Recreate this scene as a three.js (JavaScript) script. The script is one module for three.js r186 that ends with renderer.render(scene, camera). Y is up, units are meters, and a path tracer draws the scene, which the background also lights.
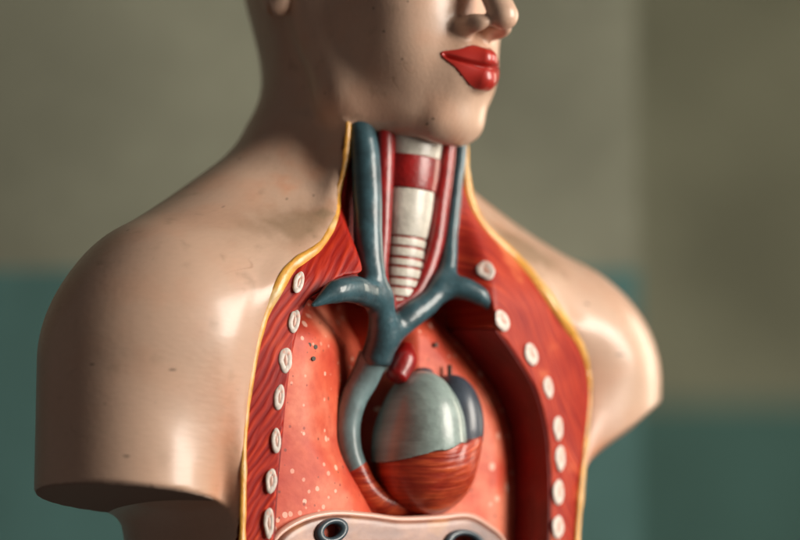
import * as THREE from 'three';
import { ImprovedNoise } from 'three/addons/math/ImprovedNoise.js';
import { RectAreaLightUniformsLib } from 'three/addons/lights/RectAreaLightUniformsLib.js';
import { RoundedBoxGeometry } from 'three/addons/geometries/RoundedBoxGeometry.js';
import { mergeGeometries } from 'three/addons/utils/BufferGeometryUtils.js';

// ------------------------------------------------------------------ camera, light, exposure
// The torso faces +z, its own left is +x, y = 0 is the notch above the breastbone. The camera stands to its right front.
const scene = new THREE.Scene();
const PHI = THREE.MathUtils.degToRad(38), PITCH = Math.atan(330 / 2800), DIST = 2;
const TO_CAM = new THREE.Vector3(-Math.sin(PHI), 0, Math.cos(PHI)), RIGHT = new THREE.Vector3(Math.cos(PHI), 0, Math.sin(PHI)), UP = new THREE.Vector3(0, 1, 0);
const camera = new THREE.PerspectiveCamera(2 * Math.atan(270 / 2800) * 180 / Math.PI, 800 / 540, 0.05, 60);
camera.position.copy(RIGHT).multiplyScalar(0.0236).addScaledVector(TO_CAM, DIST).setY(-0.214);
camera.lookAt(camera.position.clone().addScaledVector(TO_CAM, -Math.cos(PITCH)).addScaledVector(UP, Math.sin(PITCH)));
camera.focus = 1.89; camera.userData.fStop = 2;
const renderer = new THREE.WebGLRenderer({ antialias: true });
renderer.toneMapping = THREE.LinearToneMapping;
renderer.toneMappingExposure = 1.15;
renderer.shadowMap.enabled = true;
RectAreaLightUniformsLib.init();
scene.background = new THREE.Color().setRGB(0.066, 0.056, 0.051);   // the dim rest of the room
const place = (side, front, y) => new THREE.Vector3().addScaledVector(RIGHT, side).addScaledVector(TO_CAM, front).setY(y);
const WINDOWS = [
  { at: place(1.72, 0.74, 0.55), w: 0.95, h: 1.4, color: [1, 0.92, 0.82], power: 15 },
  { at: place(1.75, -1.35, 0.45), w: 0.8, h: 1.2, color: [1, 0.88, 0.7], power: 6 },
];

// ------------------------------------------------------------------ helpers
const { smoothstep: sst, lerp, clamp } = THREE.MathUtils;
const ss = (a, b, x) => { const t = Math.min(1, Math.max(0, (x - a) / (b - a))); return t * t * (3 - 2 * t); };
const perlin = new ImprovedNoise();
const noise = (x, y, z = 0.37) => perlin.noise(x, y, z);
const fbm = (x, y, z = 0.37, n = 4) => { let s = 0, a = 0.5; for (let i = 0; i < n; i++) { s += a * noise(x, y, z); x = x * 2.03 + 7.1; y = y * 2.03 + 3.3; z = z * 2.03 + 1.7; a *= 0.5; } return s; };
let seed = 20251;
const rnd = () => { seed = (seed * 1664525 + 1013904223) >>> 0; return seed / 4294967296; };
const taken = {};
const numbered = (name) => { const k = taken[name] = (taken[name] ?? -1) + 1; return k ? `${name}_${String(k).padStart(3, '0')}` : name; };
const lin = (r, g, b) => new THREE.Color().setRGB(r, g, b);
const rgb = (r, g, b) => new THREE.Color().setRGB(r / 255, g / 255, b / 255, THREE.SRGBColorSpace);
function add(name, geometry, material, parent = scene) {
  const m = new THREE.Mesh(geometry, material);
  m.name = parent === scene ? numbered(name) : name;
  m.castShadow = m.receiveShadow = true; parent.add(m);
  return m;
}
function thing(name, label, category, position = [0, 0, 0]) {
  const g = new THREE.Group(); g.name = numbered(name); g.position.set(...position); g.userData = { label, category }; scene.add(g);
  return g;
}
function tag(o, label, category) { o.userData.label = label; o.userData.category = category; return o; }

const smin = (a, b, k) => { const h = Math.max(k - Math.abs(a - b), 0) / k; return Math.min(a, b) - h * h * k * 0.25; };
const smax = (a, b, k) => -smin(-a, -b, k);
const cone = (ax, ay, az, ra, bx, by, bz, rb) => {
  const dx = bx - ax, dy = by - ay, dz = bz - az, dd = 1 / (dx * dx + dy * dy + dz * dz);
  return (x, y, z) => {
    const px = x - ax, py = y - ay, pz = z - az, t = Math.min(1, Math.max(0, (px * dx + py * dy + pz * dz) * dd));
    const qx = px - dx * t, qy = py - dy * t, qz = pz - dz * t;
    return Math.sqrt(qx * qx + qy * qy + qz * qz) - ra - (rb - ra) * t;
  };
};
const egg = (cx, cy, cz, rx, ry, rz) => (x, y, z) => {
  const a = (x - cx) / rx, b = (y - cy) / ry, c = (z - cz) / rz, k0 = Math.sqrt(a * a + b * b + c * c);
  const a2 = a / rx, b2 = b / ry, c2 = c / rz, k1 = Math.sqrt(a2 * a2 + b2 * b2 + c2 * c2);
  return k1 < 1e-9 ? -Math.min(rx, ry, rz) : k0 * (k0 - 1) / k1;
};

/** Meshes the zero surface of f (surface nets, then one step onto the surface); normals from the field's gradient. */
function isoMesh(f, lo, hi, h, uvOf, colorOf) {
  const n = [0, 1, 2].map((i) => Math.ceil((hi[i] - lo[i]) / h) + 1), [nx, ny, nz] = n, sy = nx, sz = nx * ny;
  const v = new Float32Array(nx * ny * nz), B = 6, rad = B * h * 0.87 * 1.7;
  for (let k = 0; k < nz; k += B) for (let j = 0; j < ny; j += B) for (let i = 0; i < nx; i += B) {
    const d = f(lo[0] + (i + B / 2) * h, lo[1] + (j + B / 2) * h, lo[2] + (k + B / 2) * h), far = Math.abs(d) > rad;
    for (let c = k; c < Math.min(k + B, nz); c++) for (let b = j; b < Math.min(j + B, ny); b++) for (let a = i; a < Math.min(i + B, nx); a++)
      v[a + b * sy + c * sz] = far ? d : f(lo[0] + a * h, lo[1] + b * h, lo[2] + c * h);
  }
  const id = new Int32Array(nx * ny * nz).fill(-1), pos = [], nor = [], uv = [], col = [], idx = [], off = [0, 1, sy, sy + 1, sz, sz + 1, sz + sy, sz + sy + 1];
  const edges = [[0, 1], [2, 3], [4, 5], [6, 7], [0, 2], [1, 3], [4, 6], [5, 7], [0, 4], [1, 5], [2, 6], [3, 7]], e = h * 0.35;
  for (let k = 0; k < nz - 1; k++) for (let j = 0; j < ny - 1; j++) for (let i = 0; i < nx - 1; i++) {
    const o = i + j * sy + k * sz; let m = 0;
    for (let q = 0; q < 8; q++) if (v[o + off[q]] < 0) m++;
    if (m === 0 || m === 8) continue;
    let x = 0, y = 0, z = 0, c = 0;
    for (const [p, q] of edges) {
      const a = v[o + off[p]], b = v[o + off[q]];
      if (a < 0 === b < 0) continue;
      const t = a / (a - b);
      x += (p & 1) + t * ((q & 1) - (p & 1)); y += (p >> 1 & 1) + t * ((q >> 1 & 1) - (p >> 1 & 1)); z += (p >> 2) + t * ((q >> 2) - (p >> 2)); c++;
    }
    x = lo[0] + (i + x / c) * h; y = lo[1] + (j + y / c) * h; z = lo[2] + (k + z / c) * h;
    let gx, gy, gz;
    for (let it = 0; it < 2; it++) {
      gx = f(x + e, y, z) - f(x - e, y, z); gy = f(x, y + e, z) - f(x, y - e, z); gz = f(x, y, z + e) - f(x, y, z - e);
      const l = Math.hypot(gx, gy, gz) || 1; gx /= l; gy /= l; gz /= l;
      if (it) break;
      const s = clamp(f(x, y, z) / Math.max(l / (2 * e), 0.3), -h * 0.6, h * 0.6); x -= gx * s; y -= gy * s; z -= gz * s;
    }
    id[o] = pos.length / 3; pos.push(x, y, z); nor.push(gx, gy, gz); uv.push(...uvOf(x, y, z));
    if (colorOf) col.push(...colorOf(x, y, z, gx, gy, gz));
  }
  const quad = (a, b, c, d, flip) => { if (Math.min(a, b, c, d) < 0) return; flip ? idx.push(a, c, b, a, d, c) : idx.push(a, b, c, a, c, d); };
  for (let k = 1; k < nz - 1; k++) for (let j = 1; j < ny - 1; j++) for (let i = 1; i < nx - 1; i++) {
    const o = i + j * sy + k * sz, s = v[o] < 0;
    if (s !== v[o + 1] < 0) quad(id[o - sy - sz], id[o - sz], id[o], id[o - sy], !s);
    if (s !== v[o + sy] < 0) quad(id[o - 1 - sz], id[o - 1], id[o], id[o - sz], !s);
    if (s !== v[o + sz] < 0) quad(id[o - 1 - sy], id[o - sy], id[o], id[o - 1], !s);
  }
  const g = new THREE.BufferGeometry();
  g.setAttribute('position', new THREE.Float32BufferAttribute(pos, 3)); g.setAttribute('normal', new THREE.Float32BufferAttribute(nor, 3)); g.setAttribute('uv', new THREE.Float32BufferAttribute(uv, 2));
  if (colorOf) g.setAttribute('color', new THREE.Float32BufferAttribute(col, 3));
  g.setIndex(idx);
  return g;
}
const planar = (x, y) => [x, y];

/** A round tube of changing radius through points; flat < 1 presses it along z; ends rounded. */
function sweep(points, radii, { flat = 1, segs = 72, round = 20, closed = false, dome = 0.5 } = {}) {
  const curve = new THREE.CatmullRomCurve3(points.map((p) => new THREE.Vector3(...p)), closed, 'centripetal'), pos = [], nor = [], uv = [], idx = [];
  const rAt = (t) => { const s = t * (radii.length - 1), i = Math.min(radii.length - 2, Math.floor(s)); return lerp(radii[i], radii[i + 1], ss(0, 1, s - i) * 0.5 + (s - i) * 0.5); };
  const len = curve.getLength(), n = segs, rows = [];
  const cap = closed ? 0 : 5;
  for (let i = -cap; i <= n + cap; i++) rows.push(i);
  const X = new THREE.Vector3(), Y = new THREE.Vector3(), N = new THREE.Vector3(0, 0, 1);
  rows.forEach((i) => {
    const t = clamp(i / n, 0, 1), c = curve.getPoint(t), d = curve.getTangent(t), r = rAt(t);
    X.crossVectors(d, N).normalize(); Y.crossVectors(X, d).normalize();
    let k = 1, push = 0;
    if (i < 0) { const a = -i / cap * Math.PI / 2; k = Math.cos(a); push = -Math.sin(a) * r * dome; }
    if (i > n) { const a = (i - n) / cap * Math.PI / 2; k = Math.cos(a); push = Math.sin(a) * r * dome; }
    for (let j = 0; j <= round; j++) {
      const a = j / round * Math.PI * 2, ca = Math.cos(a), sa = Math.sin(a) ;
      pos.push(c.x + d.x * push + (X.x * ca + Y.x * sa * flat) * r * k, c.y + d.y * push + (X.y * ca + Y.y * sa * flat) * r * k, c.z + d.z * push + (X.z * ca + Y.z * sa * flat) * r * k);
      uv.push(j / round * 2 * Math.PI * r, t * len);
    }
  });
  const w = round + 1;
  for (let i = 0; i < rows.length - 1; i++) for (let j = 0; j < round; j++) { const a = i * w + j; idx.push(a, a + 1, a + w, a + 1, a + w + 1, a + w); }
  const g = new THREE.BufferGeometry();
  g.setAttribute('position', new THREE.Float32BufferAttribute(pos, 3)); g.setAttribute('uv', new THREE.Float32BufferAttribute(uv, 2));
  g.setIndex(idx); g.computeVertexNormals();
  return g;
}

/** Signed distance to a closed outline, sampled once on a 1 mm grid. */
function outline(points, lo, hi, smooth = true) {
  const c = new THREE.CatmullRomCurve3(points.map(([x, y]) => new THREE.Vector3(x, y, 0)), true, 'centripetal'), P = smooth ? c.getPoints(260).slice(0, -1) : points.map(([x, y]) => ({ x, y }));
  const h = 0.0012, nx = Math.ceil((hi[0] - lo[0]) / h) + 1, ny = Math.ceil((hi[1] - lo[1]) / h) + 1, g = new Float32Array(nx * ny);
  for (let j = 0; j < ny; j++) for (let i = 0; i < nx; i++) {
    const x = lo[0] + i * h, y = lo[1] + j * h; let d = 1e9, inside = false;
    for (let a = 0, b = P.length - 1; a < P.length; b = a++) {
      const ex = P[b].x - P[a].x, ey = P[b].y - P[a].y, wx = x - P[a].x, wy = y - P[a].y, t = clamp((wx * ex + wy * ey) / (ex * ex + ey * ey || 1), 0, 1);
      d = Math.min(d, (wx - ex * t) ** 2 + (wy - ey * t) ** 2);
      if (P[a].y > y !== P[b].y > y && x < (P[b].x - P[a].x) * (y - P[a].y) / (P[b].y - P[a].y) + P[a].x) inside = !inside;
    }
    g[i + j * nx] = (inside ? -1 : 1) * Math.sqrt(d);
  }
  const f = (x, y) => {
    const u = clamp((x - lo[0]) / h, 0, nx - 1.001), v = clamp((y - lo[1]) / h, 0, ny - 1.001), i = Math.floor(u), j = Math.floor(v), a = u - i, b = v - j, o = i + j * nx;
    return (g[o] * (1 - a) + g[o + 1] * a) * (1 - b) + (g[o + nx] * (1 - a) + g[o + nx + 1] * a) * b;
  };
  f.points = P;
  return f;
}

/** Colour and bump textures computed from fn(u, v) -> [r, g, b, height] (sRGB 0..1) over a window in metres. */
function paint(w, hgt, [u0, v0, u1, v1], fn, wrap = false) {
  const c = new Uint8Array(w * hgt * 4), b = new Uint8Array(w * hgt * 4);
  for (let j = 0; j < hgt; j++) for (let i = 0; i < w; i++) {
    const [r, g, bl, z] = fn(u0 + (i + 0.5) / w * (u1 - u0), v0 + (j + 0.5) / hgt * (v1 - v0)), o = (i + j * w) * 4;
    c[o] = clamp(r, 0, 1) * 255; c[o + 1] = clamp(g, 0, 1) * 255; c[o + 2] = clamp(bl, 0, 1) * 255; c[o + 3] = 255;
    b[o] = b[o + 1] = b[o + 2] = clamp(z, 0, 1) * 255; b[o + 3] = 255;
  }
  const make = (d, srgb) => {
    const t = new THREE.DataTexture(d, w, hgt); t.magFilter = t.minFilter = THREE.LinearFilter; t.wrapS = t.wrapT = wrap ? THREE.RepeatWrapping : THREE.ClampToEdgeWrapping;
    if (srgb) t.colorSpace = THREE.SRGBColorSpace;
    t.repeat.set(1 / (u1 - u0), 1 / (v1 - v0)); t.offset.set(-u0 / (u1 - u0), -v0 / (v1 - v0)); t.needsUpdate = true;
    return t;
  };
  return [make(c, true), make(b, false)];
}
const glossy = (o) => new THREE.MeshPhysicalMaterial({ roughness: 0.42, clearcoat: 0.5, clearcoatRoughness: 0.2, ...o });

// ------------------------------------------------------------------ walls behind
const wallPaint = (name, base, amount, s) => {
  const [m, b] = paint(1024, 1024, [0, 0, 2, 2], (u, v) => {
    const big = fbm(u * 2.1 + s, v * 2.3, 0.2, 5), fine = fbm(u * 40, v * 40, s, 3), k = 1 + amount * big + 0.06 * fine;
    return [base[0] * k / 255, base[1] * k / 255, base[2] * (k + 0.03 * big) / 255, 0.5 + 0.5 * fine];
  }, true);
  return new THREE.MeshPhysicalMaterial({ name, map: m, bumpMap: b, bumpScale: 0.002, roughness: 0.75 });
};
const creamPaint = wallPaint('olive_cream_paint', [134, 136, 117], 0.4, 1.3), tealPaint = wallPaint('teal_paint', [82, 123, 119], 0.3, 4.1);
const DADO = 0.128, FLOOR = -1.45;
function wall(name, depth, left, right, thick, top) {   // stands square to the view, its face `depth` metres from the camera
  const g = new THREE.Group(); g.name = name; g.userData = { kind: 'structure' }; scene.add(g);
  g.position.copy(place(0.0236, DIST - depth, 0)); g.rotation.y = Math.atan2(TO_CAM.x, TO_CAM.z);
  const panel = (n, y0, y1, out, m) => {
    const b = new THREE.BoxGeometry(right - left, y1 - y0, thick + out), p = b.attributes.position, nn = b.attributes.normal, uv = b.attributes.uv;
    for (let i = 0; i < p.count; i++) uv.setXY(i, Math.abs(nn.getX(i)) > 0.5 ? p.getZ(i) : p.getX(i), p.getY(i));
    const q = add(n, b, m, g); q.position.set((left + right) / 2, (y0 + y1) / 2, (out - thick) / 2);
  };
  panel('upper_wall', DADO, top, 0, creamPaint);
  panel('painted_dado', FLOOR, DADO, 0.003, tealPaint);
}
wall('back_wall', 4.91, -0.3, 3.2, 0.2, 2.2);
wall('wall_pier', 2.9, -2.4, 0.249, 2.0, 2.2);

// ------------------------------------------------------------------ windows that light the model
for (const [i, w] of WINDOWS.entries()) {
  const g = thing('window', i ? 'smaller warm-lit window beside the wall, beyond the model' : 'tall two-light window whose daylight streaks the varnished shoulder', 'window');
  g.position.copy(w.at); g.lookAt(w.at.clone().sub(RIGHT));
  const white = new THREE.MeshStandardMaterial({ color: lin(0.6, 0.58, 0.52), roughness: 0.5 });
  const bar = (n, bw, bh, x, y, d = 0.05) => add(n, new RoundedBoxGeometry(bw, bh, d, 2, 0.006), white, g).position.set(x, y, 0);
  bar('frame_stile', 0.06, w.h + 0.12, -w.w / 2 - 0.03, 0); bar('frame_stile', 0.06, w.h + 0.12, w.w / 2 + 0.03, 0);
  bar('frame_rail', w.w, 0.06, 0, w.h / 2 + 0.03); bar('frame_rail', w.w, 0.06, 0, -w.h / 2 - 0.03); bar('mullion', 0.05, w.h, -w.w * 0.16, 0, 0.06);
  const glow = new THREE.MeshStandardMaterial({ color: 0x000000, emissive: lin(...w.color), emissiveIntensity: w.power * 0.5 });
  for (const [a, b] of [[-w.w / 2, -w.w * 0.16 - 0.025], [-w.w * 0.16 + 0.025, w.w / 2]]) {
    add('pane', new THREE.BoxGeometry(b - a, w.h, 0.006), glow, g).position.set((a + b) / 2, 0, -0.01);
    const l = new THREE.RectAreaLight(lin(...w.color), w.power * 0.5, b - a, w.h);
    l.name = 'window_light'; l.position.set((a + b) / 2, 0, 0.034); l.rotation.y = Math.PI; g.add(l);
  }
}

// ------------------------------------------------------------------ the torso model: outlines of the opened front
// zcut: the gently bowed frontal surface along which the chest wall is cut open
const zcut = (x, y) => { const w = 0.05 * (1 - (x < 0 ? ss(0.042, 0.066, -x) : ss(0.028, 0.054, x))), t = ss(-0.01 - w, 0.085 - w, y); return (0.088 - x * x) * (1 - t) + (0.058 - 4 * x * x) * t; };
const opening = outline([
  [-0.050, 0.155], [-0.0515, 0.125], [-0.0525, 0.099], [-0.056, 0.0776], [-0.0655, 0.052], [-0.0864, 0.0271], [-0.1189, 0.0054], [-0.1368, -0.0215], [-0.1466, -0.062], [-0.1506, -0.102], [-0.1515, -0.142], [-0.152, -0.19], [-0.152, -0.30],
  [0.136, -0.30], [0.138, -0.19], [0.1456, -0.1347], [0.154, -0.0907], [0.1571, -0.0576], [0.148, -0.0326], [0.1136, -0.002], [0.094, 0.0300], [0.0675, 0.0560], [0.0575, 0.086], [0.0535, 0.114], [0.050, 0.135], [0.048, 0.155], [0.02, 0.158], [-0.02, 0.158],
], [-0.32, -0.45], [0.32, 0.42]);
const cavity = outline([
  [-0.060, -0.006], [-0.090, -0.004], [-0.106, -0.012], [-0.1125, -0.0272], [-0.1175, -0.0476], [-0.1215, -0.0746], [-0.124, -0.1014], [-0.127, -0.1347], [-0.13, -0.19], [-0.13, -0.27],
  [0.107, -0.27], [0.108, -0.19], [0.1096, -0.1287], [0.1054, -0.0931], [0.0931, -0.0651], [0.0736, -0.0435], [0.0499, -0.0226], [0.030, -0.006], [0.0, -0.001], [-0.03, -0.001],
], [-0.2, -0.33], [0.2, 0.08]);

const throat = outline([
  [-0.047, 0.16], [-0.0495, 0.10], [-0.053, 0.06], [-0.057, 0.03], [-0.062, 0.010], [-0.080, 0.004], [-0.088, -0.002], [-0.085, -0.03], [0.045, -0.03], [0.046, 0.0], [0.034, 0.008], [0.031, 0.02], [0.039, 0.05], [0.0475, 0.085], [0.050, 0.115], [0.050, 0.16],
], [-0.12, -0.06], [0.12, 0.2]);

// ------------------------------------------------------------------ skin
const pair = (fn) => { const a = fn(-1), b = fn(1); return (x, y, z) => Math.min(a(x, y, z), b(x, y, z)); };
const chest = egg(0, -0.2, -0.02, 0.176, 0.27, 0.118), neckA = (() => {
  return (x, y, z) => {   // elliptical column, wider at its foot
    const t = clamp((y + 0.03) / 0.2, 0, 1), a = lerp(0.084, 0.057, ss(0, 0.62, t)), b = lerp(0.078, 0.069, ss(0, 0.7, t)), zc = lerp(-0.012, -0.027, t);
    const u = x / a, w = (z - zc) / b, k0 = Math.hypot(u, w), k1 = Math.hypot(u / a, w / b) || 1e-6;
    const d = k0 * (k0 - 1) / k1; return Math.max(d, y - 0.25, -0.12 - y);
  };
})();
const traps = pair((s) => cone(s * 0.165, -0.008, -0.02, 0.052, s * 0.04, 0.085, -0.035, 0.045));
const collar = pair((s) => cone(s * 0.17, -0.02, 0.012, 0.046, s * 0.045, 0.015, 0.03, 0.04));
const pecs = pair((s) => egg(s * 0.115, -0.06, 0.012, 0.085, 0.07, 0.058));
const foldR = cone(-0.158, -0.035, 0.024, 0.041, -0.156, -0.092, 0.017, 0.033), foldL = cone(0.172, -0.035, 0.024, 0.045, 0.176, -0.092, 0.017, 0.038), fold = (x, y, z) => Math.min(foldR(x, y, z), foldL(x, y, z));
const armR = cone(-0.199, -0.056, 0, 0.0635, -0.204, -0.26, 0.004, 0.0625), armL = cone(0.199, -0.056, 0, 0.0635, 0.204, -0.26, 0.004, 0.0625);
const cutPlane = (x0, y0, z0, nx, ny, nz) => { const l = Math.hypot(nx, ny, nz); return (x, y, z) => -((x - x0) * nx + (y - y0) * ny + (z - z0) * nz) / l; };
const cutR = cutPlane(-0.204, -0.147, 0, 0.125, 1, -0.067), cutL = cutPlane(0.204, -0.095, 0, -0.42, 1, -0.30);
const plate = (x, y, z) => Math.max(opening(x, y) - 0.002, z - zcut(x, y) - 0.001, -z - 0.05, y - 0.118);
// the head turns a little towards the model's left
const HEAD = THREE.MathUtils.degToRad(8), hc = Math.cos(HEAD), hs = Math.sin(HEAD), HZ = -0.01;
const toHead = (x, z) => [x * hc - (z - HZ) * hs, x * hs + (z - HZ) * hc];
const skull = egg(0, 0.27, -0.008, 0.075, 0.105, 0.09), jaw = pair((s) => cone(s * 0.014, 0.1235, 0.087, 0.0165, s * 0.0435, 0.1375, 0.036, 0.022)), ramus = pair((s) => cone(s * 0.0435, 0.1375, 0.036, 0.022, s * 0.047, 0.24, -0.008, 0.025));
const face = egg(0, 0.20, 0.043, 0.056, 0.085, 0.068), chinBall = egg(0, 0.1235, 0.0915, 0.021, 0.019, 0.0195), muzzle = egg(0, 0.155, 0.089, 0.034, 0.03, 0.036), cheeks = pair((s) => egg(s * 0.029, 0.197, 0.068, 0.029, 0.04, 0.034)), jowls = pair((s) => egg(s * 0.027, 0.158, 0.066, 0.026, 0.032, 0.034));
const noseRidge = cone(0, 0.25, 0.108, 0.0085, 0, 0.1890, 0.1415, 0.0102), noseWing = pair((s) => egg(s * 0.0118, 0.1835, 0.123, 0.0072, 0.0075, 0.014)), floorMouth = egg(0, 0.165, 0.035, 0.045, 0.04, 0.055);
const lipUp = pair((s) => cone(s * 0.0018, 0.1608, 0.1245, 0.0060, s * 0.025, 0.1625, 0.101, 0.003)), lipLow = pair((s) => cone(s * 0.0008, 0.1475, 0.1218, 0.0080, s * 0.022, 0.158, 0.101, 0.003));
const nostril = pair((s) => egg(s * 0.0075, 0.1765, 0.128, 0.0036, 0.004, 0.0065));
const mouthY = (x) => 0.1545 + 9 * x * x;
const lipShape = outline([[-0.0295, 0.1628], [-0.019, 0.1660], [-0.0085, 0.1698], [-0.003, 0.1685], [0, 0.1675], [0.003, 0.1685], [0.0085, 0.1698], [0.019, 0.1660], [0.0295, 0.1628], [0.022, 0.1520], [0.013, 0.1425], [0.006, 0.1390], [0, 0.1383], [-0.006, 0.1390], [-0.013, 0.1425], [-0.022, 0.1520]], [-0.05, 0.11], [0.05, 0.19]);
const headField = (X, y, Z, lips = false) => {
  const [x, z] = toHead(X, Z);
  let d = smin(skull(x, y, z), face(x, y, z), 0.03);
  d = smin(d, smin(jaw(x, y, z), ramus(x, y, z), 0.02), 0.024);
  d = smin(d, floorMouth(x, y, z), 0.02);
  d = smin(d, chinBall(x, y, z), 0.012); d = smin(d, muzzle(x, y, z), 0.014); d = smin(d, cheeks(x, y, z), 0.02); d = smin(d, jowls(x, y, z), 0.016);
  d = smin(d, smin(noseRidge(x, y, z), noseWing(x, y, z), 0.006), 0.008);
  d = smin(d, smin(lipUp(x, y, z), lipLow(x, y, z), 0.002), 0.006);
  if (!lips) d += z > 0.07 ? 0.004 * ss(-0.0002, -0.003, lipShape(x, y)) : 0;
  else d += 0.0036 * Math.exp(-(((y - mouthY(x)) / 0.0013) ** 2)) * ss(0.029, 0.024, Math.abs(x)) * ss(0.08, 0.095, z);
  return smax(d, -nostril(x, y, z), 0.004);
};
const trunk = (x, y, z) => {
  let d = smin(chest(x, y, z), pecs(x, y, z), 0.05);
  d = smin(smin(d, collar(x, y, z), 0.035), smax(fold(x, y, z), x < 0 ? cutR(x, y, z) : cutL(x, y, z), 0.01), 0.03);
  d = smin(d, smin(neckA(x, y, z), traps(x, y, z), 0.05), 0.05);
  const r = smax(armR(x, y, z), cutR(x, y, z), 0.003), l = smax(armL(x, y, z), cutL(x, y, z), 0.003);
  const a = Math.min(r, l), kk = lerp(0.022, 0.045, ss(-0.17, 0.0, y));
  d = smin(d, a, kk);
  d = smin(d, plate(x, y, z), 0.016);
  d = smax(d, z - zcut(x, y) - 0.0015 - 0.85 * Math.max(0, opening(x, y)), 0.012);
  return smax(d, -0.30 - y, 0.004);
};
const skinField = (x, y, z) => smin(smax(trunk(x, y, z), -Math.max(opening(x, y), -z - 0.075), 0.0015), headField(x, y, z), lerp(0.03, 0.006, ss(-0.03, 0.02, z)));

const BASE = -0.30;
const torso = thing('anatomical_torso_model', 'varnished plaster anatomy torso with red lips, its chest and throat opened', 'anatomy model', [0, BASE, 0]);
const part = (name, geometry, material, parent = torso) => add(name, geometry.translate(0, parent === torso ? -BASE : 0, 0), material, parent);
const sub = (name, geometry, material, parent) => add(name, geometry.translate(0, -BASE, 0), material, parent);

const skinMap = paint(2048, 1024, [-0.5, -0.32, 0.5, 0.36], (u, v) => {
  const stroke = fbm(u * 60, v * 22, 0.1, 4), fine = fbm(u * 420, v * 420, 0.6, 2), blot = fbm(u * 9 + 4, v * 9, 0.9, 4);
  let k = 0.97 + 0.03 * stroke + 0.03 * fine + 0.06 * blot;
  const fleck = noise(u * 300 + 9, v * 300, 5.5), hair = Math.abs(fbm(u * 26 + 3, v * 26, 7.7, 3)), mask = ss(0.1, 0.3, fbm(u * 12, v * 12, 2.2, 2));
  if (fleck > 0.74) k -= (fleck - 0.74) * 1.6;
  const crack = ss(0.012, 0, hair) * mask; k -= 0.12 * crack;
  return [k, k * (1 - 0.03 * crack + 0.012 * blot), k * (1 - 0.06 * crack), 0.5 + 0.3 * stroke + 0.25 * fine - 0.3 * crack];
});
const skinMat = new THREE.MeshPhysicalMaterial({ name: 'varnished_flesh_paint', vertexColors: true, map: skinMap[0], bumpMap: skinMap[1], bumpScale: 0.0004, roughness: 0.45, clearcoat: 0.5, clearcoatRoughness: 0.22 });
const FLESH = [0.65, 0.435, 0.315], BLUSH = [0.66, 0.30, 0.17], GRIME = [0.30, 0.20, 0.12];
const skinColor = (x, y, z) => {
  // sprayed blush at the armpits and cheeks, brown grime worked into the hollows above the collar bones
  const n = fbm(x * 30, y * 30, z * 30, 4), n2 = fbm(x * 70 + 5, y * 70, z * 70, 3), side = Math.abs(x);
  let blush = 0.95 * Math.exp(-(((side - 0.163) / 0.02) ** 2) - ((y + 0.115) / 0.05) ** 2) * ss(0.0, 0.03, z) * (0.8 + 0.8 * n);
  blush += 0.28 * ss(0.0, 0.4, n + 0.15) * ss(-0.25, 0.1, y) * 0.8;
  blush += 0.5 * Math.exp(-(((side - 0.08) / 0.03) ** 2) - ((y - 0.065) / 0.03) ** 2) * ss(-0.1, 0.3, n) * ss(-0.03, 0.0, z);
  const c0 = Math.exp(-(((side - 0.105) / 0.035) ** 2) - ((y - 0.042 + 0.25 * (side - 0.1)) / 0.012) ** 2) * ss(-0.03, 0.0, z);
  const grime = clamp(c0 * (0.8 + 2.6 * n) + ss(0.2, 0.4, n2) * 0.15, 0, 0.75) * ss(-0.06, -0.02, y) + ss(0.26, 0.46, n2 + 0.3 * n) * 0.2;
  return FLESH.map((f, i) => lerp(lerp(f, BLUSH[i], clamp(blush, 0, 1)), GRIME[i], clamp(grime, 0, 1)));
};
console.log('skin');
part('skin_shell', isoMesh(skinField, [-0.29, -0.312, -0.15], [0.29, 0.40, 0.155], 0.0022, (x, y, z) => [Math.atan2(x, z + 0.02) * 0.155, y], skinColor), skinMat);
const skinPart = torso.children[0];

const stumpMat = new THREE.MeshStandardMaterial({ name: 'bare_plaster_stump', color: lin(0.30, 0.20, 0.15), roughness: 0.85 });
for (const [arm, cut, s] of [[armR, cutR, -1], [armL, cutL, 1]])
  sub('stump_face', isoMesh((x, y, z) => Math.max(smax(arm(x, y, z) + 0.0012, cut(x, y, z) - 0.0008, 0.001), -0.002 - cut(x, y, z)), [s * 0.2 - 0.08, -0.2, -0.08], [s * 0.2 + 0.08, -0.03, 0.08], 0.0018, planar), stumpMat, skinPart);

// lips: red enamel laid 0.4 mm over the modelled mouth, seen from the front it keeps to this outline
const lipRed = glossy({ name: 'red_enamel', color: lin(0.42, 0.022, 0.014), roughness: 0.38, clearcoat: 0.6, clearcoatRoughness: 0.2 });
const lipField = (x, y, z) => { const [hx, hz] = toHead(x, z); return Math.max(headField(x, y, z, true) - 0.0008, lipShape(hx, y), 0.085 - hz); };
sub('lips', isoMesh(lipField, [-0.03, 0.13, 0.06], [0.07, 0.176, 0.145], 0.0007, planar), lipRed, skinPart);

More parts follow.
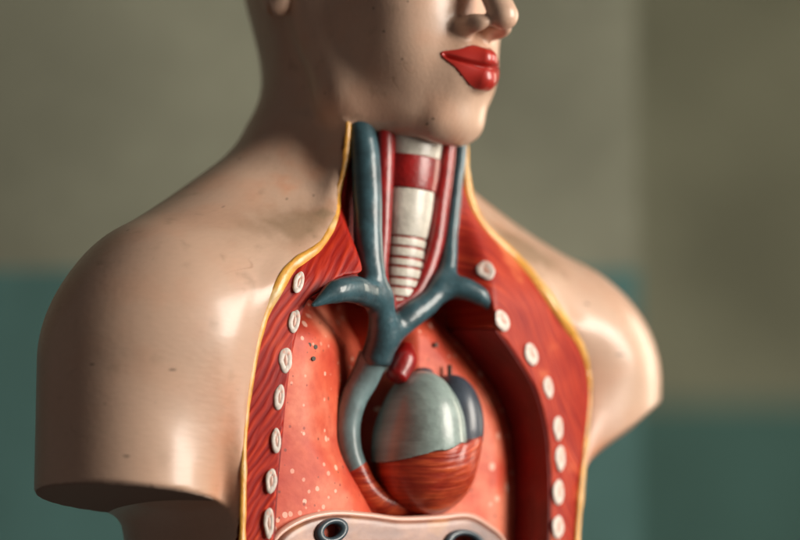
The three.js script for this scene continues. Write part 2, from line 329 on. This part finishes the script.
// ears: only the lobes reach into the picture
for (const s of [-1, 1]) {
  const ex = s * 0.0765, pts = [[0, 0.292, -0.012], [0, 0.300, -0.024], [0, 0.283, -0.034], [0, 0.255, -0.030], [0, 0.232, -0.018], [0, 0.219, -0.006], [0, 0.226, 0.0], [0, 0.243, -0.003]];
  const g = mergeGeometries([sweep(pts.map(([x, y, z]) => [0, y, z]), [0.004, 0.0055, 0.006, 0.006, 0.007, 0.0085, 0.006, 0.003], { segs: 60 }), new THREE.SphereGeometry(1, 24, 16).scale(0.005, 0.03, 0.012).translate(0, 0.258, -0.014)].map((q) => { q = q.toNonIndexed(); q.deleteAttribute('color'); return q; }));
  g.translate(ex, -0.013, 0); g.rotateY(HEAD); g.translate(0, 0, HZ);
  const ear = glossy({ color: lin(...FLESH), roughness: 0.48 });
  sub('ear', g, ear, skinPart);
}

// ------------------------------------------------------------------ the cut chest wall
const muscleMap = paint(1024, 1024, [-0.17, -0.3, 0.17, 0.16], (u, v) => {
  const left = u > 0, ang = left ? lerp(-0.35, -0.9, ss(0.05, 0.12, u)) : 0.95 - 0.15 * ss(-0.1, 0.05, v), warp = fbm(u * 14, v * 14, 1.1, 2) * (left ? 0.12 : 0.06);
  const a = ang + warp, across = -u * Math.sin(a) + v * Math.cos(a), along = u * Math.cos(a) + v * Math.sin(a);
  const st = 0.5 + 0.5 * Math.sin(across * 1350 + 3 * fbm(u * 60, v * 60, 3.1, 2)), br = fbm(across * 420, along * 35, 0.3, 4), patch = fbm(u * 25, v * 25, 4.4, 4);
  const k = clamp(0.42 + 0.5 * (st - 0.5) * (left ? 0.12 : ss(0.05, -0.02, v)) + 0.95 * br + 0.55 * patch, 0, 1), pale = ss(0.18, 0.4, patch) * (left ? 0.7 : 0.15);
  const dark = left ? [0.54, 0.07, 0.03] : [0.55, 0.035, 0.012], mid = left ? [0.80, 0.30, 0.15] : [0.81, 0.23, 0.075], lite = [0.84, 0.46, 0.30];
  const c = dark.map((d, i) => lerp(lerp(d, mid[i], k), lite[i], pale));
  return [...c, 0.4 + 0.3 * (st - 0.5) * (left ? 0.2 : ss(0.05, -0.02, v)) + 0.5 * br];
});
const muscleMat = glossy({ name: 'red_muscle_paint', roughness: 0.55, specularIntensity: 0.6, clearcoat: 0.1, clearcoatRoughness: 0.3, map: muscleMap[0], bumpMap: muscleMap[1], bumpScale: 0.0009 });
console.log('muscle');
const muscleField = (x, y, z) => Math.max(smax(Math.max(opening(x, y) + 0.0004, z - zcut(x, y), trunk(x, y, z) + 0.001, -0.07 - z, -0.297 - y), -Math.min(Math.max(cavity(x, y), -0.055 - z), Math.max(throat(x, y), lerp(0.034, 0.030, ss(0.05, 0, y)) - z)), 0.002), y - 0.15);
part('muscle_wall', isoMesh(muscleField, [-0.165, -0.305, -0.08], [0.17, 0.155, 0.1], 0.0018, planar), muscleMat);
const muscle = torso.children[1];

// dark red lining of the chest cavity: a thin sleeve inside the opening
{
  const P = cavity.points, pos = [], idx = [], uv = [], n = P.length; let run = 0;
  for (let i = 0; i <= n; i++) {
    const p = P[i % n], q = P[(i + 1) % n], o = P[(i + n - 1) % n], tx = q.x - o.x, ty = q.y - o.y, l = Math.hypot(tx, ty), nx = -ty / l, ny = tx / l, top = lerp(zcut(p.x, p.y) - 0.0035, 0.026, ss(0.003, -0.003, throat(p.x, p.y)));
    const s = cavity(p.x + nx * 0.002, p.y + ny * 0.002) < 0 ? 1 : -1;
    for (const [d, z] of [[-0.0012, top], [0.0009, top], [0.0014, top - 0.001], [0.0014, -0.054], [-0.0012, -0.054]]) { pos.push(p.x + nx * d * s, p.y + ny * d * s, z); uv.push(run, z); }
    run += Math.hypot(q.x - p.x, q.y - p.y);
  }
  for (let i = 0; i < n; i++) for (let j = 0; j < 4; j++) { const a = i * 5 + j; idx.push(a, a + 1, a + 5, a + 1, a + 6, a + 5); }
  const g = new THREE.BufferGeometry(); g.setAttribute('position', new THREE.Float32BufferAttribute(pos, 3)); g.setAttribute('uv', new THREE.Float32BufferAttribute(uv, 2)); g.setIndex(idx); g.computeVertexNormals();
  const [m, b] = paint(512, 128, [0, -0.06, 1, 0.1], (u, v) => { const k = 1 + 0.35 * fbm(u * 30, v * 60, 0.4, 4); return [0.50 * k, 0.11 * k, 0.09 * k, 0.5 + 0.5 * fbm(u * 200, v * 200, 0.1, 3)]; }, true);
  part('cavity_lining', g, new THREE.MeshPhysicalMaterial({ name: 'crimson_lining', map: m, bumpMap: b, bumpScale: 0.0006, roughness: 0.5, side: THREE.DoubleSide }));
}

// yellow fat along the edge of the cut
{
  const P = opening.points, pts = [], rad = [];
  const N = P.length; let start = P.findIndex((p, i) => p.y < 0.1195 && P[(i + N - 1) % N].y >= 0.1195 && p.x < 0);
  for (let i = 0; i < N; i += 2) { const p = P[(start + i) % N]; if (p.y > 0.1195) break; pts.push(p); }
  const g = sweep(pts.map((p) => { let z = 0.13; while (z > 0.02 && trunk(p.x, p.y, z) > 0) z -= 0.0005; return [p.x, p.y, Math.max(z, zcut(p.x, p.y)) - 0.0012]; }), pts.map((p) => 0.0025 + 0.0020 * ss(0.03, 0.1, p.x) * ss(-0.05, 0.0, p.y) + 0.0016 * ss(-0.06, -0.11, p.x) * ss(-0.10, -0.02, p.y) + 0.0011 * noise(p.x * 70, p.y * 70) + 0.0006 * noise(p.x * 230, p.y * 230)), { segs: 420, round: 14, flat: 0.6 });
  const [m, b] = paint(256, 1024, [0, 0, 0.03, 1.3], (u, v) => { const k = 1 + 0.25 * fbm(v * 60, u * 200, 0.2, 4), p = ss(0.05, 0.35, fbm(v * 25, u * 60, 3, 3)); return [0.87 * k, lerp(0.63, 0.72, p) * k, lerp(0.25, 0.48, p) * k, 0.5 + 0.5 * fbm(v * 200, u * 400, 1, 2)]; });
  part('fat_rim', g, glossy({ name: 'yellow_fat_paint', map: m, bumpMap: b, bumpScale: 0.0005 }));
}

// sawn ribs: white bone ovals with a reddish marrow, let into the inner edge of the chest wall
const [bnM, bnB] = paint(128, 128, [-0.01, -0.01, 0.03, 0.05], (u, v) => { const p = fbm(u * 300, v * 300, 0.3, 4), g = ss(0.05, 0.4, fbm(u * 160 + 4, v * 160, 2.3, 3)); return [0.86 + 0.15 * p, lerp(0.81, 0.64, g) + 0.15 * p, lerp(0.77, 0.56, g) + 0.15 * p, 0.5 + 0.6 * p]; }, true);
const boneWhite = glossy({ name: 'bone_paint', map: bnM, bumpMap: bnB, bumpScale: 0.0004, roughness: 0.55, clearcoat: 0.2 }), marrow = glossy({ name: 'marrow_paint', color: lin(0.62, 0.34, 0.26) });
const ribRings = [0, 1, 2, 3].map((k) => sweep(Array.from({ length: 16 }, (_, i) => { const a = i / 16 * Math.PI * 2, w = 1 + 0.22 * noise(Math.cos(a) * 1.3 + k * 5.1, Math.sin(a) * 1.3, 0.4); return [0.0038 * w * Math.cos(a), 0.0068 * w * Math.sin(a), 0]; }), [0, 1, 2, 3, 4, 5, 6, 0].map((i) => 0.0026 + 0.0009 * noise(i * 1.7 + k * 3.3, 0.5)), { closed: true, segs: 48, round: 10, flat: 0.34 }));
const ribCore = new THREE.SphereGeometry(1, 16, 10).scale(0.0031, 0.006, 0.0012);
for (const [x, y, tilt, w = 1, hgt = 1] of [
  [-0.1135, -0.0015, -0.35], [-0.1175, -0.0285, -0.2, 1, 1.1], [-0.1236, -0.0546, -0.1, 1.1, 1.15], [-0.1277, -0.0795, -0.1], [-0.1297, -0.1085, -0.08, 0.95, 1.15], [-0.1330, -0.1355, -0.05, 1, 1.1], [-0.1345, -0.1633, -0.03, 0.95, 1.2], [-0.1345, -0.192, 0],
  [0.0489, 0.0182, 0.45, 1.3, 1.05], [0.0559, -0.0178, 0.75, 1.25, 1.05], [0.0866, -0.0398, 0.55, 1.2], [0.1054, -0.0625, 0.3, 1.15], [0.1168, -0.0912, 0.08, 1.2, 1.05], [0.1192, -0.1126, 0, 1.2, 1.1], [0.1169, -0.1371, 0, 1.2, 1.05], [0.1160, -0.1621, 0, 1.2, 1.1], [0.1150, -0.19, 0, 1.2],
]) {
  const z = zcut(x, y) - 0.0004, r = add('rib_section', ribRings[Math.floor(rnd() * 4)], boneWhite, torso);
  r.position.set(x, y - BASE, z - 0.0002); const nx = (zcut(x - 0.004, y) - zcut(x + 0.004, y)) / 0.008, ny = (zcut(x, y - 0.004) - zcut(x, y + 0.004)) / 0.008;
  r.quaternion.setFromUnitVectors(new THREE.Vector3(0, 0, 1), new THREE.Vector3(nx, ny, 1).normalize()).multiply(new THREE.Quaternion().setFromAxisAngle(new THREE.Vector3(0, 0, 1), tilt)); r.scale.set((x < 0 ? 0.76 : 0.94) * w * (0.72 + 0.16 * rnd()), hgt * (0.74 + 0.16 * rnd()), 0.9); r.rotateZ(0.3 * (rnd() - 0.5));
  add('marrow', ribCore, marrow, r).position.set(0, 0, -0.0003);
}

// ------------------------------------------------------------------ lungs
const spots = []; for (let i = 0; i < 420; i++) spots.push([lerp(-0.14, 0.13, rnd()), lerp(-0.2, 0.0, rnd()), 0.0008 + 0.0012 * rnd() ** 2, rnd()]);
const lungMap = paint(1400, 1024, [-0.14, -0.2, 0.13, 0.01], (u, v) => {
  const p = fbm(u * 22, v * 22, 0.8, 4), f = fbm(u * 160, v * 160, 0.5, 3), pink = ss(0.0, 0.36, fbm(u * 16 + 3, v * 16, 6.1, 3) + 0.1 * f + 0.22 * ss(-0.11, -0.15, v));
  let c = [0.81 + 0.16 * p + 0.06 * f, 0.31 + 0.2 * p + 0.07 * f, 0.20 + 0.14 * p + 0.05 * f], z = 0.5 + 0.35 * f;
  c = c.map((q, i) => lerp(q, [0.93, 0.62, 0.50][i], 0.62 * pink));
  return [...c, z];
});
{ // paint spatter: pale blobs and dark specks dotted on by hand
  const t = lungMap[0].image, W = t.width, H = t.height, dot = (x, y, r, col, al) => {
    const cx = (x + 0.14) / 0.27 * W, cy = (y + 0.2) / 0.21 * H, rp = r / 0.27 * W;
    for (let j = Math.max(0, Math.floor(cy - rp - 2)); j < Math.min(H, cy + rp + 2); j++) for (let i = Math.max(0, Math.floor(cx - rp - 2)); i < Math.min(W, cx + rp + 2); i++) {
      const d = Math.hypot(i + 0.5 - cx, j + 0.5 - cy) + 1.2 * noise(i * 0.3, j * 0.3), k = al * ss(rp + 1.2, rp - 1.2, d), o = (i + j * W) * 4;
      for (let q = 0; q < 3; q++) t.data[o + q] = lerp(t.data[o + q], col[q], k);
    }
  };
  spots.forEach(([x, y, r, k], i) => { if (i < 190) dot(x, y, r * (0.8 + 0.7 * k), [240, 196, 176], 0.5 + 0.4 * k); else dot(x, y, r * 0.55, k > 0.5 ? [120, 48, 34] : [150, 50, 36], 0.75); });
}
const lungMat = glossy({ name: 'salmon_lung_paint', map: lungMap[0], bumpMap: lungMap[1], bumpScale: 0.0006, roughness: 0.6, clearcoat: 0.12, clearcoatRoughness: 0.35 });
console.log('lungs');
const nearTop = (x, y) => { const c = -0.058 + 0.052 * ss(-0.10, -0.165, y); return 0.055 - 0.0045 * ((x + 0.085) / 0.04) ** 2 - 0.029 * ss(c - 0.040, c + 0.040, x) - 0.018 * ss(-0.05, -0.008, y) ** 2; };
const farTop = (x, y) => { const e = cavity(x, y); return 0.047 - 0.012 * ss(-0.03, 0.0, e) - 0.05 * ss(0.012, -0.028, x) - 0.006 * ss(-0.03, 0, y); };
part('lung', isoMesh((x, y, z) => Math.max(cavity(x, y) + 0.0016, smax(z - nearTop(x, y), x - 0.005, 0.01), -0.052 - z, -0.26 - y), [-0.135, -0.268, -0.06], [0.012, 0.006, 0.075], 0.0017, planar), lungMat);
part('lung', isoMesh((x, y, z) => Math.max(cavity(x, y) + 0.0016, smax(z - farTop(x, y), -0.02 - x, 0.01), -0.052 - z, -0.26 - y), [-0.03, -0.268, -0.06], [0.118, 0.006, 0.07], 0.0017, planar), lungMat);
const pin = new THREE.MeshStandardMaterial({ name: 'blackened_pin', color: lin(0.03, 0.026, 0.02), roughness: 0.5, metalness: 0.6 });
for (const [x, y, z, len] of [[-0.0905, -0.0413, 0.0490, 0.01], [-0.0848, -0.0423, 0.0485, 0.01], [-0.0875, -0.0506, 0.0500, 0.01], [0.0242, -0.0345, 0.0455, 0.008]]) {
  add('pin', new THREE.CylinderGeometry(0.0016, 0.0016, len, 10).rotateX(Math.PI / 2), pin, torso).position.set(x, y - BASE, z);
}

// ------------------------------------------------------------------ liver, cut across under the lungs
const liverTop = outline([[-0.126, -0.185], [-0.1203, -0.1729], [-0.1021, -0.1619], [-0.077, -0.1561], [-0.045, -0.1565], [-0.0167, -0.1587], [0.0187, -0.1571], [0.0458, -0.1552], [0.062, -0.161], [0.0778, -0.1716], [0.084, -0.19], [0.085, -0.255], [-0.126, -0.255]], [-0.2, -0.33], [0.2, 0.0]);
const [lvM, lvB] = paint(512, 256, [-0.13, -0.26, 0.09, -0.15], (u, v) => { const p = fbm(u * 40, v * 60, 0.5, 5), y = ss(0.1, 0.35, fbm(u * 25 + 2, v * 30, 8.2, 3)); return [lerp(0.52, 0.66, y) + 0.3 * p, lerp(0.34, 0.44, y) + 0.25 * p, lerp(0.27, 0.28, y) + 0.2 * p, 0.5 + 0.6 * p]; });
const cutVeins = [[-0.078, -0.1675, 0.0105, 0.25], [0.0385, -0.1765, 0.0155, -0.1]];
const bores = (x, y) => { let d = 1; for (const [cx, cy, r, t] of cutVeins) { const c = Math.cos(t), q = Math.sin(t), u = (x - cx) * c + (y - cy) * q, w = (-(x - cx) * q + (y - cy) * c) / 0.6; d = Math.min(d, (Math.hypot(u, w) - r * 0.95) * 0.6); } return d; };
const liver = part('liver', isoMesh((x, y, z) => smax(smax(liverTop(x, y), Math.max(z - 0.062, -0.05 - z), 0.006), -Math.max(bores(x, y), 0.046 - z), 0.001), [-0.135, -0.262, -0.055], [0.095, -0.148, 0.07], 0.0017, planar), glossy({ name: 'tan_liver_paint', map: lvM, bumpMap: lvB, bumpScale: 0.0006 }));
const rimPts = liverTop.points.filter((p) => p.y > -0.2);
rimPts.sort((a, b) => a.x - b.x);
sub('diaphragm_edge', sweep(rimPts.filter((_, i) => i % 3 === 0).map((p) => [p.x, p.y, 0.057]), [0.0018, 0.0026, 0.0024, 0.0026, 0.0018], { segs: 160, flat: 1.2 }), glossy({ name: 'pale_membrane_paint', color: lin(0.70, 0.40, 0.31) }), liver);
const slate = glossy({ name: 'slate_blue_paint', color: lin(0.055, 0.085, 0.105) });
for (const [x, y, r, t] of cutVeins) {
  const g = new THREE.TorusGeometry(r, 0.0036, 12, 48).scale(1, 0.62, 1.0).rotateZ(t).translate(x, y, 0.0625);
  sub('cut_vein', g, slate, liver);
}

// ------------------------------------------------------------------ throat: veins, arteries, windpipe
const mottle = (base, amt, s, hgt = 0.5) => paint(256, 256, [0, 0, 0.12, 0.12], (u, v) => { const p = fbm(u * 60 + s, v * 60, s, 4), f = fbm(u * 300, v * 300, s, 2); const k = 1 + amt * p + 0.1 * f; return [base[0] * k, base[1] * k, base[2] * k, 0.5 + hgt * (f + p)]; }, true);
const [vM, vB] = mottle([0.22, 0.34, 0.375], 0.45, 1.7), [aM, aB] = mottle([0.56, 0.04, 0.035], 0.4, 2.9), [cM, cB] = mottle([0.79, 0.77, 0.72], 0.25, 5.3);
const vein = glossy({ name: 'blue_vein_paint', map: vM, bumpMap: vB, bumpScale: 0.0005, roughness: 0.4 }), artery = glossy({ name: 'red_artery_paint', map: aM, bumpMap: aB, bumpScale: 0.0005, roughness: 0.4 }), cartilage = glossy({ name: 'white_cartilage_paint', map: cM, bumpMap: cB, bumpScale: 0.0004, roughness: 0.45 });
const chain = (pts, rad, n = 20) => {
  const c = new THREE.CatmullRomCurve3(pts.map((p) => new THREE.Vector3(...p)), false, 'centripetal'), P = [], m = rad.length - 1;
  for (let i = 0; i <= n; i++) { const q = c.getPoint(i / n), t = i / n * m, k = Math.min(m - 1, Math.floor(t)); P.push([q.x, q.y, q.z, lerp(rad[k], rad[k + 1], t - k)]); }
  const cones = P.slice(1).map((q, i) => cone(...P[i], ...q));
  return (x, y, z) => { let d = 1e9; for (const f of cones) d = Math.min(d, f(x, y, z)); return d; };
};
const trunkVeins = [
  chain([[-0.038, 0.152, 0.022], [-0.0395, 0.127, 0.038], [-0.0405, 0.103, 0.049], [-0.0425, 0.0665, 0.056], [-0.0455, 0.0295, 0.061], [-0.0435, 0.0035, 0.064], [-0.0335, -0.016, 0.061], [-0.0285, -0.032, 0.055], [-0.0285, -0.045, 0.049]], [0.0095, 0.0098, 0.0100, 0.0102, 0.0100, 0.0095, 0.0095, 0.0108, 0.0112], 28),
  chain([[-0.040, -0.0055, 0.064], [-0.055, -0.0050, 0.070], [-0.072, -0.0040, 0.0785], [-0.091, -0.0075, 0.084], [-0.1085, -0.0175, 0.083]], [0.0095, 0.0092, 0.0095, 0.0080, 0.0016], 44),
  chain([[0.046, 0.15, 0.042], [0.0475, 0.1132, 0.049], [0.041, 0.079, 0.051], [0.033, 0.0443, 0.055], [0.0245, 0.0135, 0.0595], [0.010, -0.0050, 0.0595], [-0.008, -0.0177, 0.0585], [-0.024, -0.0315, 0.054]], [0.0042, 0.0044, 0.0046, 0.0050, 0.0068, 0.0085, 0.0090, 0.009], 26),
  chain([[0.0215, 0.0055, 0.0605], [0.031, 0.0050, 0.068], [0.0425, -0.0005, 0.075], [0.0535, -0.0105, 0.077]], [0.0085, 0.0082, 0.0066, 0.0016], 36),
];
console.log('veins');
part('great_veins', isoMesh((x, y, z) => { let d = trunkVeins[0](x, y, z); for (let i = 1; i < 4; i++) d = smin(d, trunkVeins[i](x, y, z), 0.007); return Math.max(d + 0.00025 * noise(x * 90, y * 90, z * 90), -0.0525 - y); }, [-0.118, -0.06, 0.025], [0.066, 0.156, 0.1], 0.0014, planar), vein);
part('carotid_artery', sweep([[-0.0235, 0.15, 0.050], [-0.0235, 0.1215, 0.053], [-0.0265, 0.0871, 0.056], [-0.028, 0.0434, 0.056], [-0.0270, 0.006, 0.053], [-0.0145, -0.0122, 0.050]], [0.0075, 0.0075, 0.0066, 0.0055, 0.005, 0.0052], { segs: 100, flat: 0.75 }), artery);
part('carotid_artery', sweep([[-0.0165, -0.0130, 0.050], [0.004, 0.001, 0.053], [0.0195, 0.0316, 0.053], [0.027, 0.0695, 0.053], [0.033, 0.1105, 0.053], [0.033, 0.15, 0.050]], [0.0052, 0.0062, 0.0064, 0.006, 0.0055, 0.005], { segs: 100, flat: 0.75 }), artery);

// windpipe: larynx above, then rings over a dark red tube that slants back into the chest
const wind = (t) => [lerp(0.0025, -0.0055, t), lerp(0.128, -0.008, t), lerp(0.054, 0.044, t)];   // t = 0 under the jaw
const windR = (t) => lerp(0.0222, 0.0138, ss(0, 1, t) * 0.6 + t * 0.4);
const tAt = (y) => (0.128 - y) / 0.136;
const pipe = (y0, y1, grow, n = 7, bulge = 0.0006) => {
  const pts = [], rr = [];
  for (let i = 0; i <= n; i++) { const t = tAt(lerp(y0, y1, i / n)); pts.push(wind(t)); rr.push(windR(t) + grow + bulge * Math.sin(Math.PI * i / n)); }
  return sweep(pts, rr, { segs: 24, round: 32, flat: 0.8, dome: 0.005 });
};
const windpipe = part('windpipe', pipe(0.140, -0.006, -0.0014, 12, 0), glossy({ name: 'dark_red_membrane', color: lin(0.34, 0.045, 0.03) }));
sub('larynx', pipe(0.140, 0.0968, 0.0002), cartilage, windpipe);
sub('throat_muscle', pipe(0.0970, 0.0738, 0.0010, 7, 0.0006), artery, windpipe);
sub('larynx', pipe(0.0736, 0.0405, 0.0, 7, 0.0009), cartilage, windpipe);
for (const [y0, y1] of [[0.0388, 0.0336], [0.0318, 0.0262], [0.0240, 0.0197], [0.0177, 0.0118], [0.0098, 0.0054], [0.0034, -0.0018], [-0.0037, -0.0090]]) sub('cartilage_ring', pipe(y0, y1, -0.0002, 5, 0.0001), cartilage, windpipe);

// ------------------------------------------------------------------ the heart, a separate piece set into the chest
const HC = [0.0165, -0.1055, 0.050];
const heart = thing('heart', 'grey-topped model heart with brown streaked lower half, set between the lungs', 'heart model', HC);
const hAdd = (name, g, m, parent = heart) => add(name, parent === heart ? g : g, m, parent);
const [hgM, hgB] = mottle([0.57, 0.64, 0.62], 0.3, 7.1, 0.4), [hdM] = mottle([0.25, 0.285, 0.33], 0.3, 3.3), [hcM, hcB] = mottle([0.42, 0.51, 0.52], 0.3, 9.3, 0.4);
const cavaGrey = glossy({ name: 'blue_grey_cava_paint', map: hcM, bumpMap: hcB, bumpScale: 0.0004 }), heartGrey = glossy({ name: 'grey_blue_heart_paint', map: hgM, bumpMap: hgB, bumpScale: 0.0004, roughness: 0.4, clearcoat: 0.6 }), heartDark = glossy({ name: 'slate_auricle_paint', map: hdM });
const fibre = paint(768, 768, [-0.06, -0.07, 0.06, 0.07], (u, v) => {
  const a = 0.28 + 6 * u + 2 * v, across = -u * Math.sin(a) + v * Math.cos(a), along = u * Math.cos(a) + v * Math.sin(a), w = fbm(along * 60, across * 260, 0.7, 4), st = fbm(along * 25, across * 520, 2.7, 3), k = clamp(0.42 + 0.9 * w + 0.7 * st, 0, 1);
  return [lerp(0.58, 0.91, k), lerp(0.13, 0.42, k), lerp(0.06, 0.23, k), 0.5 + 0.6 * st + 0.3 * w];
});
const heartMuscle = glossy({ name: 'brown_heart_muscle_paint', map: fibre[0], bumpMap: fibre[1], bumpScale: 0.0012 });
const eggs = [egg(0, 0.010, 0, 0.0365, 0.040, 0.034), egg(-0.002, -0.016, -0.002, 0.034, 0.034, 0.031)], frontF = (x, y, z) => smin(eggs[0](x, y, z), eggs[1](x, y, z), 0.02) + 0.0013 * noise(x * 40 + 3, y * 40, z * 40) + 0.0006 * Math.exp(-(((x - 0.004 - 0.5 * y) / 0.0035) ** 2)), domeA = egg(-0.0095, 0.0105, 0.003, 0.0275, 0.0405, 0.034), dome = (x, y, z) => smin(domeA(x, y, z), eggs[1](x + 0.004, y, z), 0.02) + 0.0012 * noise(x * 38 + 3, y * 38, z * 38);
const groove = (x, y) => y - (-0.0015 + 0.29 * x + 0.0016 * noise(x * 110, 1.7));   // slanting edge between grey and brown
const HB = [[-0.06, -0.065, -0.05], [0.06, 0.065, 0.05]];
hAdd('atrium', isoMesh((x, y, z) => Math.max(dome(x, y, z), -groove(x, y)), ...HB, 0.0013, planar), heartGrey);
hAdd('ventricle', isoMesh((x, y, z) => smax(frontF(x, y, z) - 0.0007, groove(x, y), 0.001), ...HB, 0.0013, planar), heartMuscle);
hAdd('auricle', isoMesh((x, y, z) => Math.max(egg(0.0200, 0.013, 0.001, 0.0205, 0.0375, 0.026)(x, y, z), -groove(x, y) - 0.006), ...HB, 0.0013, planar), heartDark);
// rear shell of the heart: a bowl whose rim shows as a pale crescent beside the front half
const bowlO = egg(-0.016, 0.002, -0.024, 0.047, 0.060, 0.036), bowlI = egg(-0.0135, 0.002, -0.004, 0.0455, 0.0575, 0.040);
const bowl = (x, y, z) => smax(smax(bowlO(x, y, z), z + 0.004, 0.004), -bowlI(x, y, z), 0.002);
const bowlB = [[-0.075, -0.075, -0.07], [0.05, 0.075, 0.02]], bowlCut = (x, y) => y + 0.031 + 0.25 * x;
hAdd('rear_atrium', isoMesh((x, y, z) => Math.max(bowl(x, y, z), -bowlCut(x, y)), ...bowlB, 0.0014, planar), heartGrey);
hAdd('rear_ventricle', isoMesh((x, y, z) => Math.max(bowl(x, y, z) - 0.0005, bowlCut(x, y)), ...bowlB, 0.0014, planar), heartMuscle);
const rel = (p) => p.map((v, i) => v - HC[i]);
hAdd('vena_cava', sweep([rel([-0.0285, -0.0455, 0.045]), rel([-0.0325, -0.060, 0.040]), rel([-0.0395, -0.076, 0.036]), rel([-0.0430, -0.094, 0.034]), rel([-0.0410, -0.112, 0.034]), rel([-0.0365, -0.1235, 0.035])], [0.0108, 0.0102, 0.0094, 0.0090, 0.0088, 0.0086], { dome: 0.1 }), cavaGrey);
hAdd('rear_wall', sweep([rel([-0.0368, -0.1225, 0.035]), rel([-0.029, -0.136, 0.036]), rel([-0.014, -0.1465, 0.038]), rel([0.006, -0.148, 0.044])], [0.0088, 0.0092, 0.0092, 0.008]), heartMuscle);
hAdd('aorta_stub', sweep([rel([0.000, -0.0375, 0.046]), rel([-0.0062, -0.047, 0.051]), rel([-0.0135, -0.059, 0.052])], [0.0052, 0.0092, 0.0078], { segs: 30 }), artery);
hAdd('pulmonary_stub', sweep([rel([0.0145, -0.0545, 0.046]), rel([0.0145, -0.068, 0.046])], [0.0075, 0.0095]), heartDark);
hAdd('locating_peg', new THREE.CylinderGeometry(0.0016, 0.0016, 0.011, 10).translate(...rel([0.0335, -0.0540, 0.0525])), pin);

renderer.render(scene, camera);
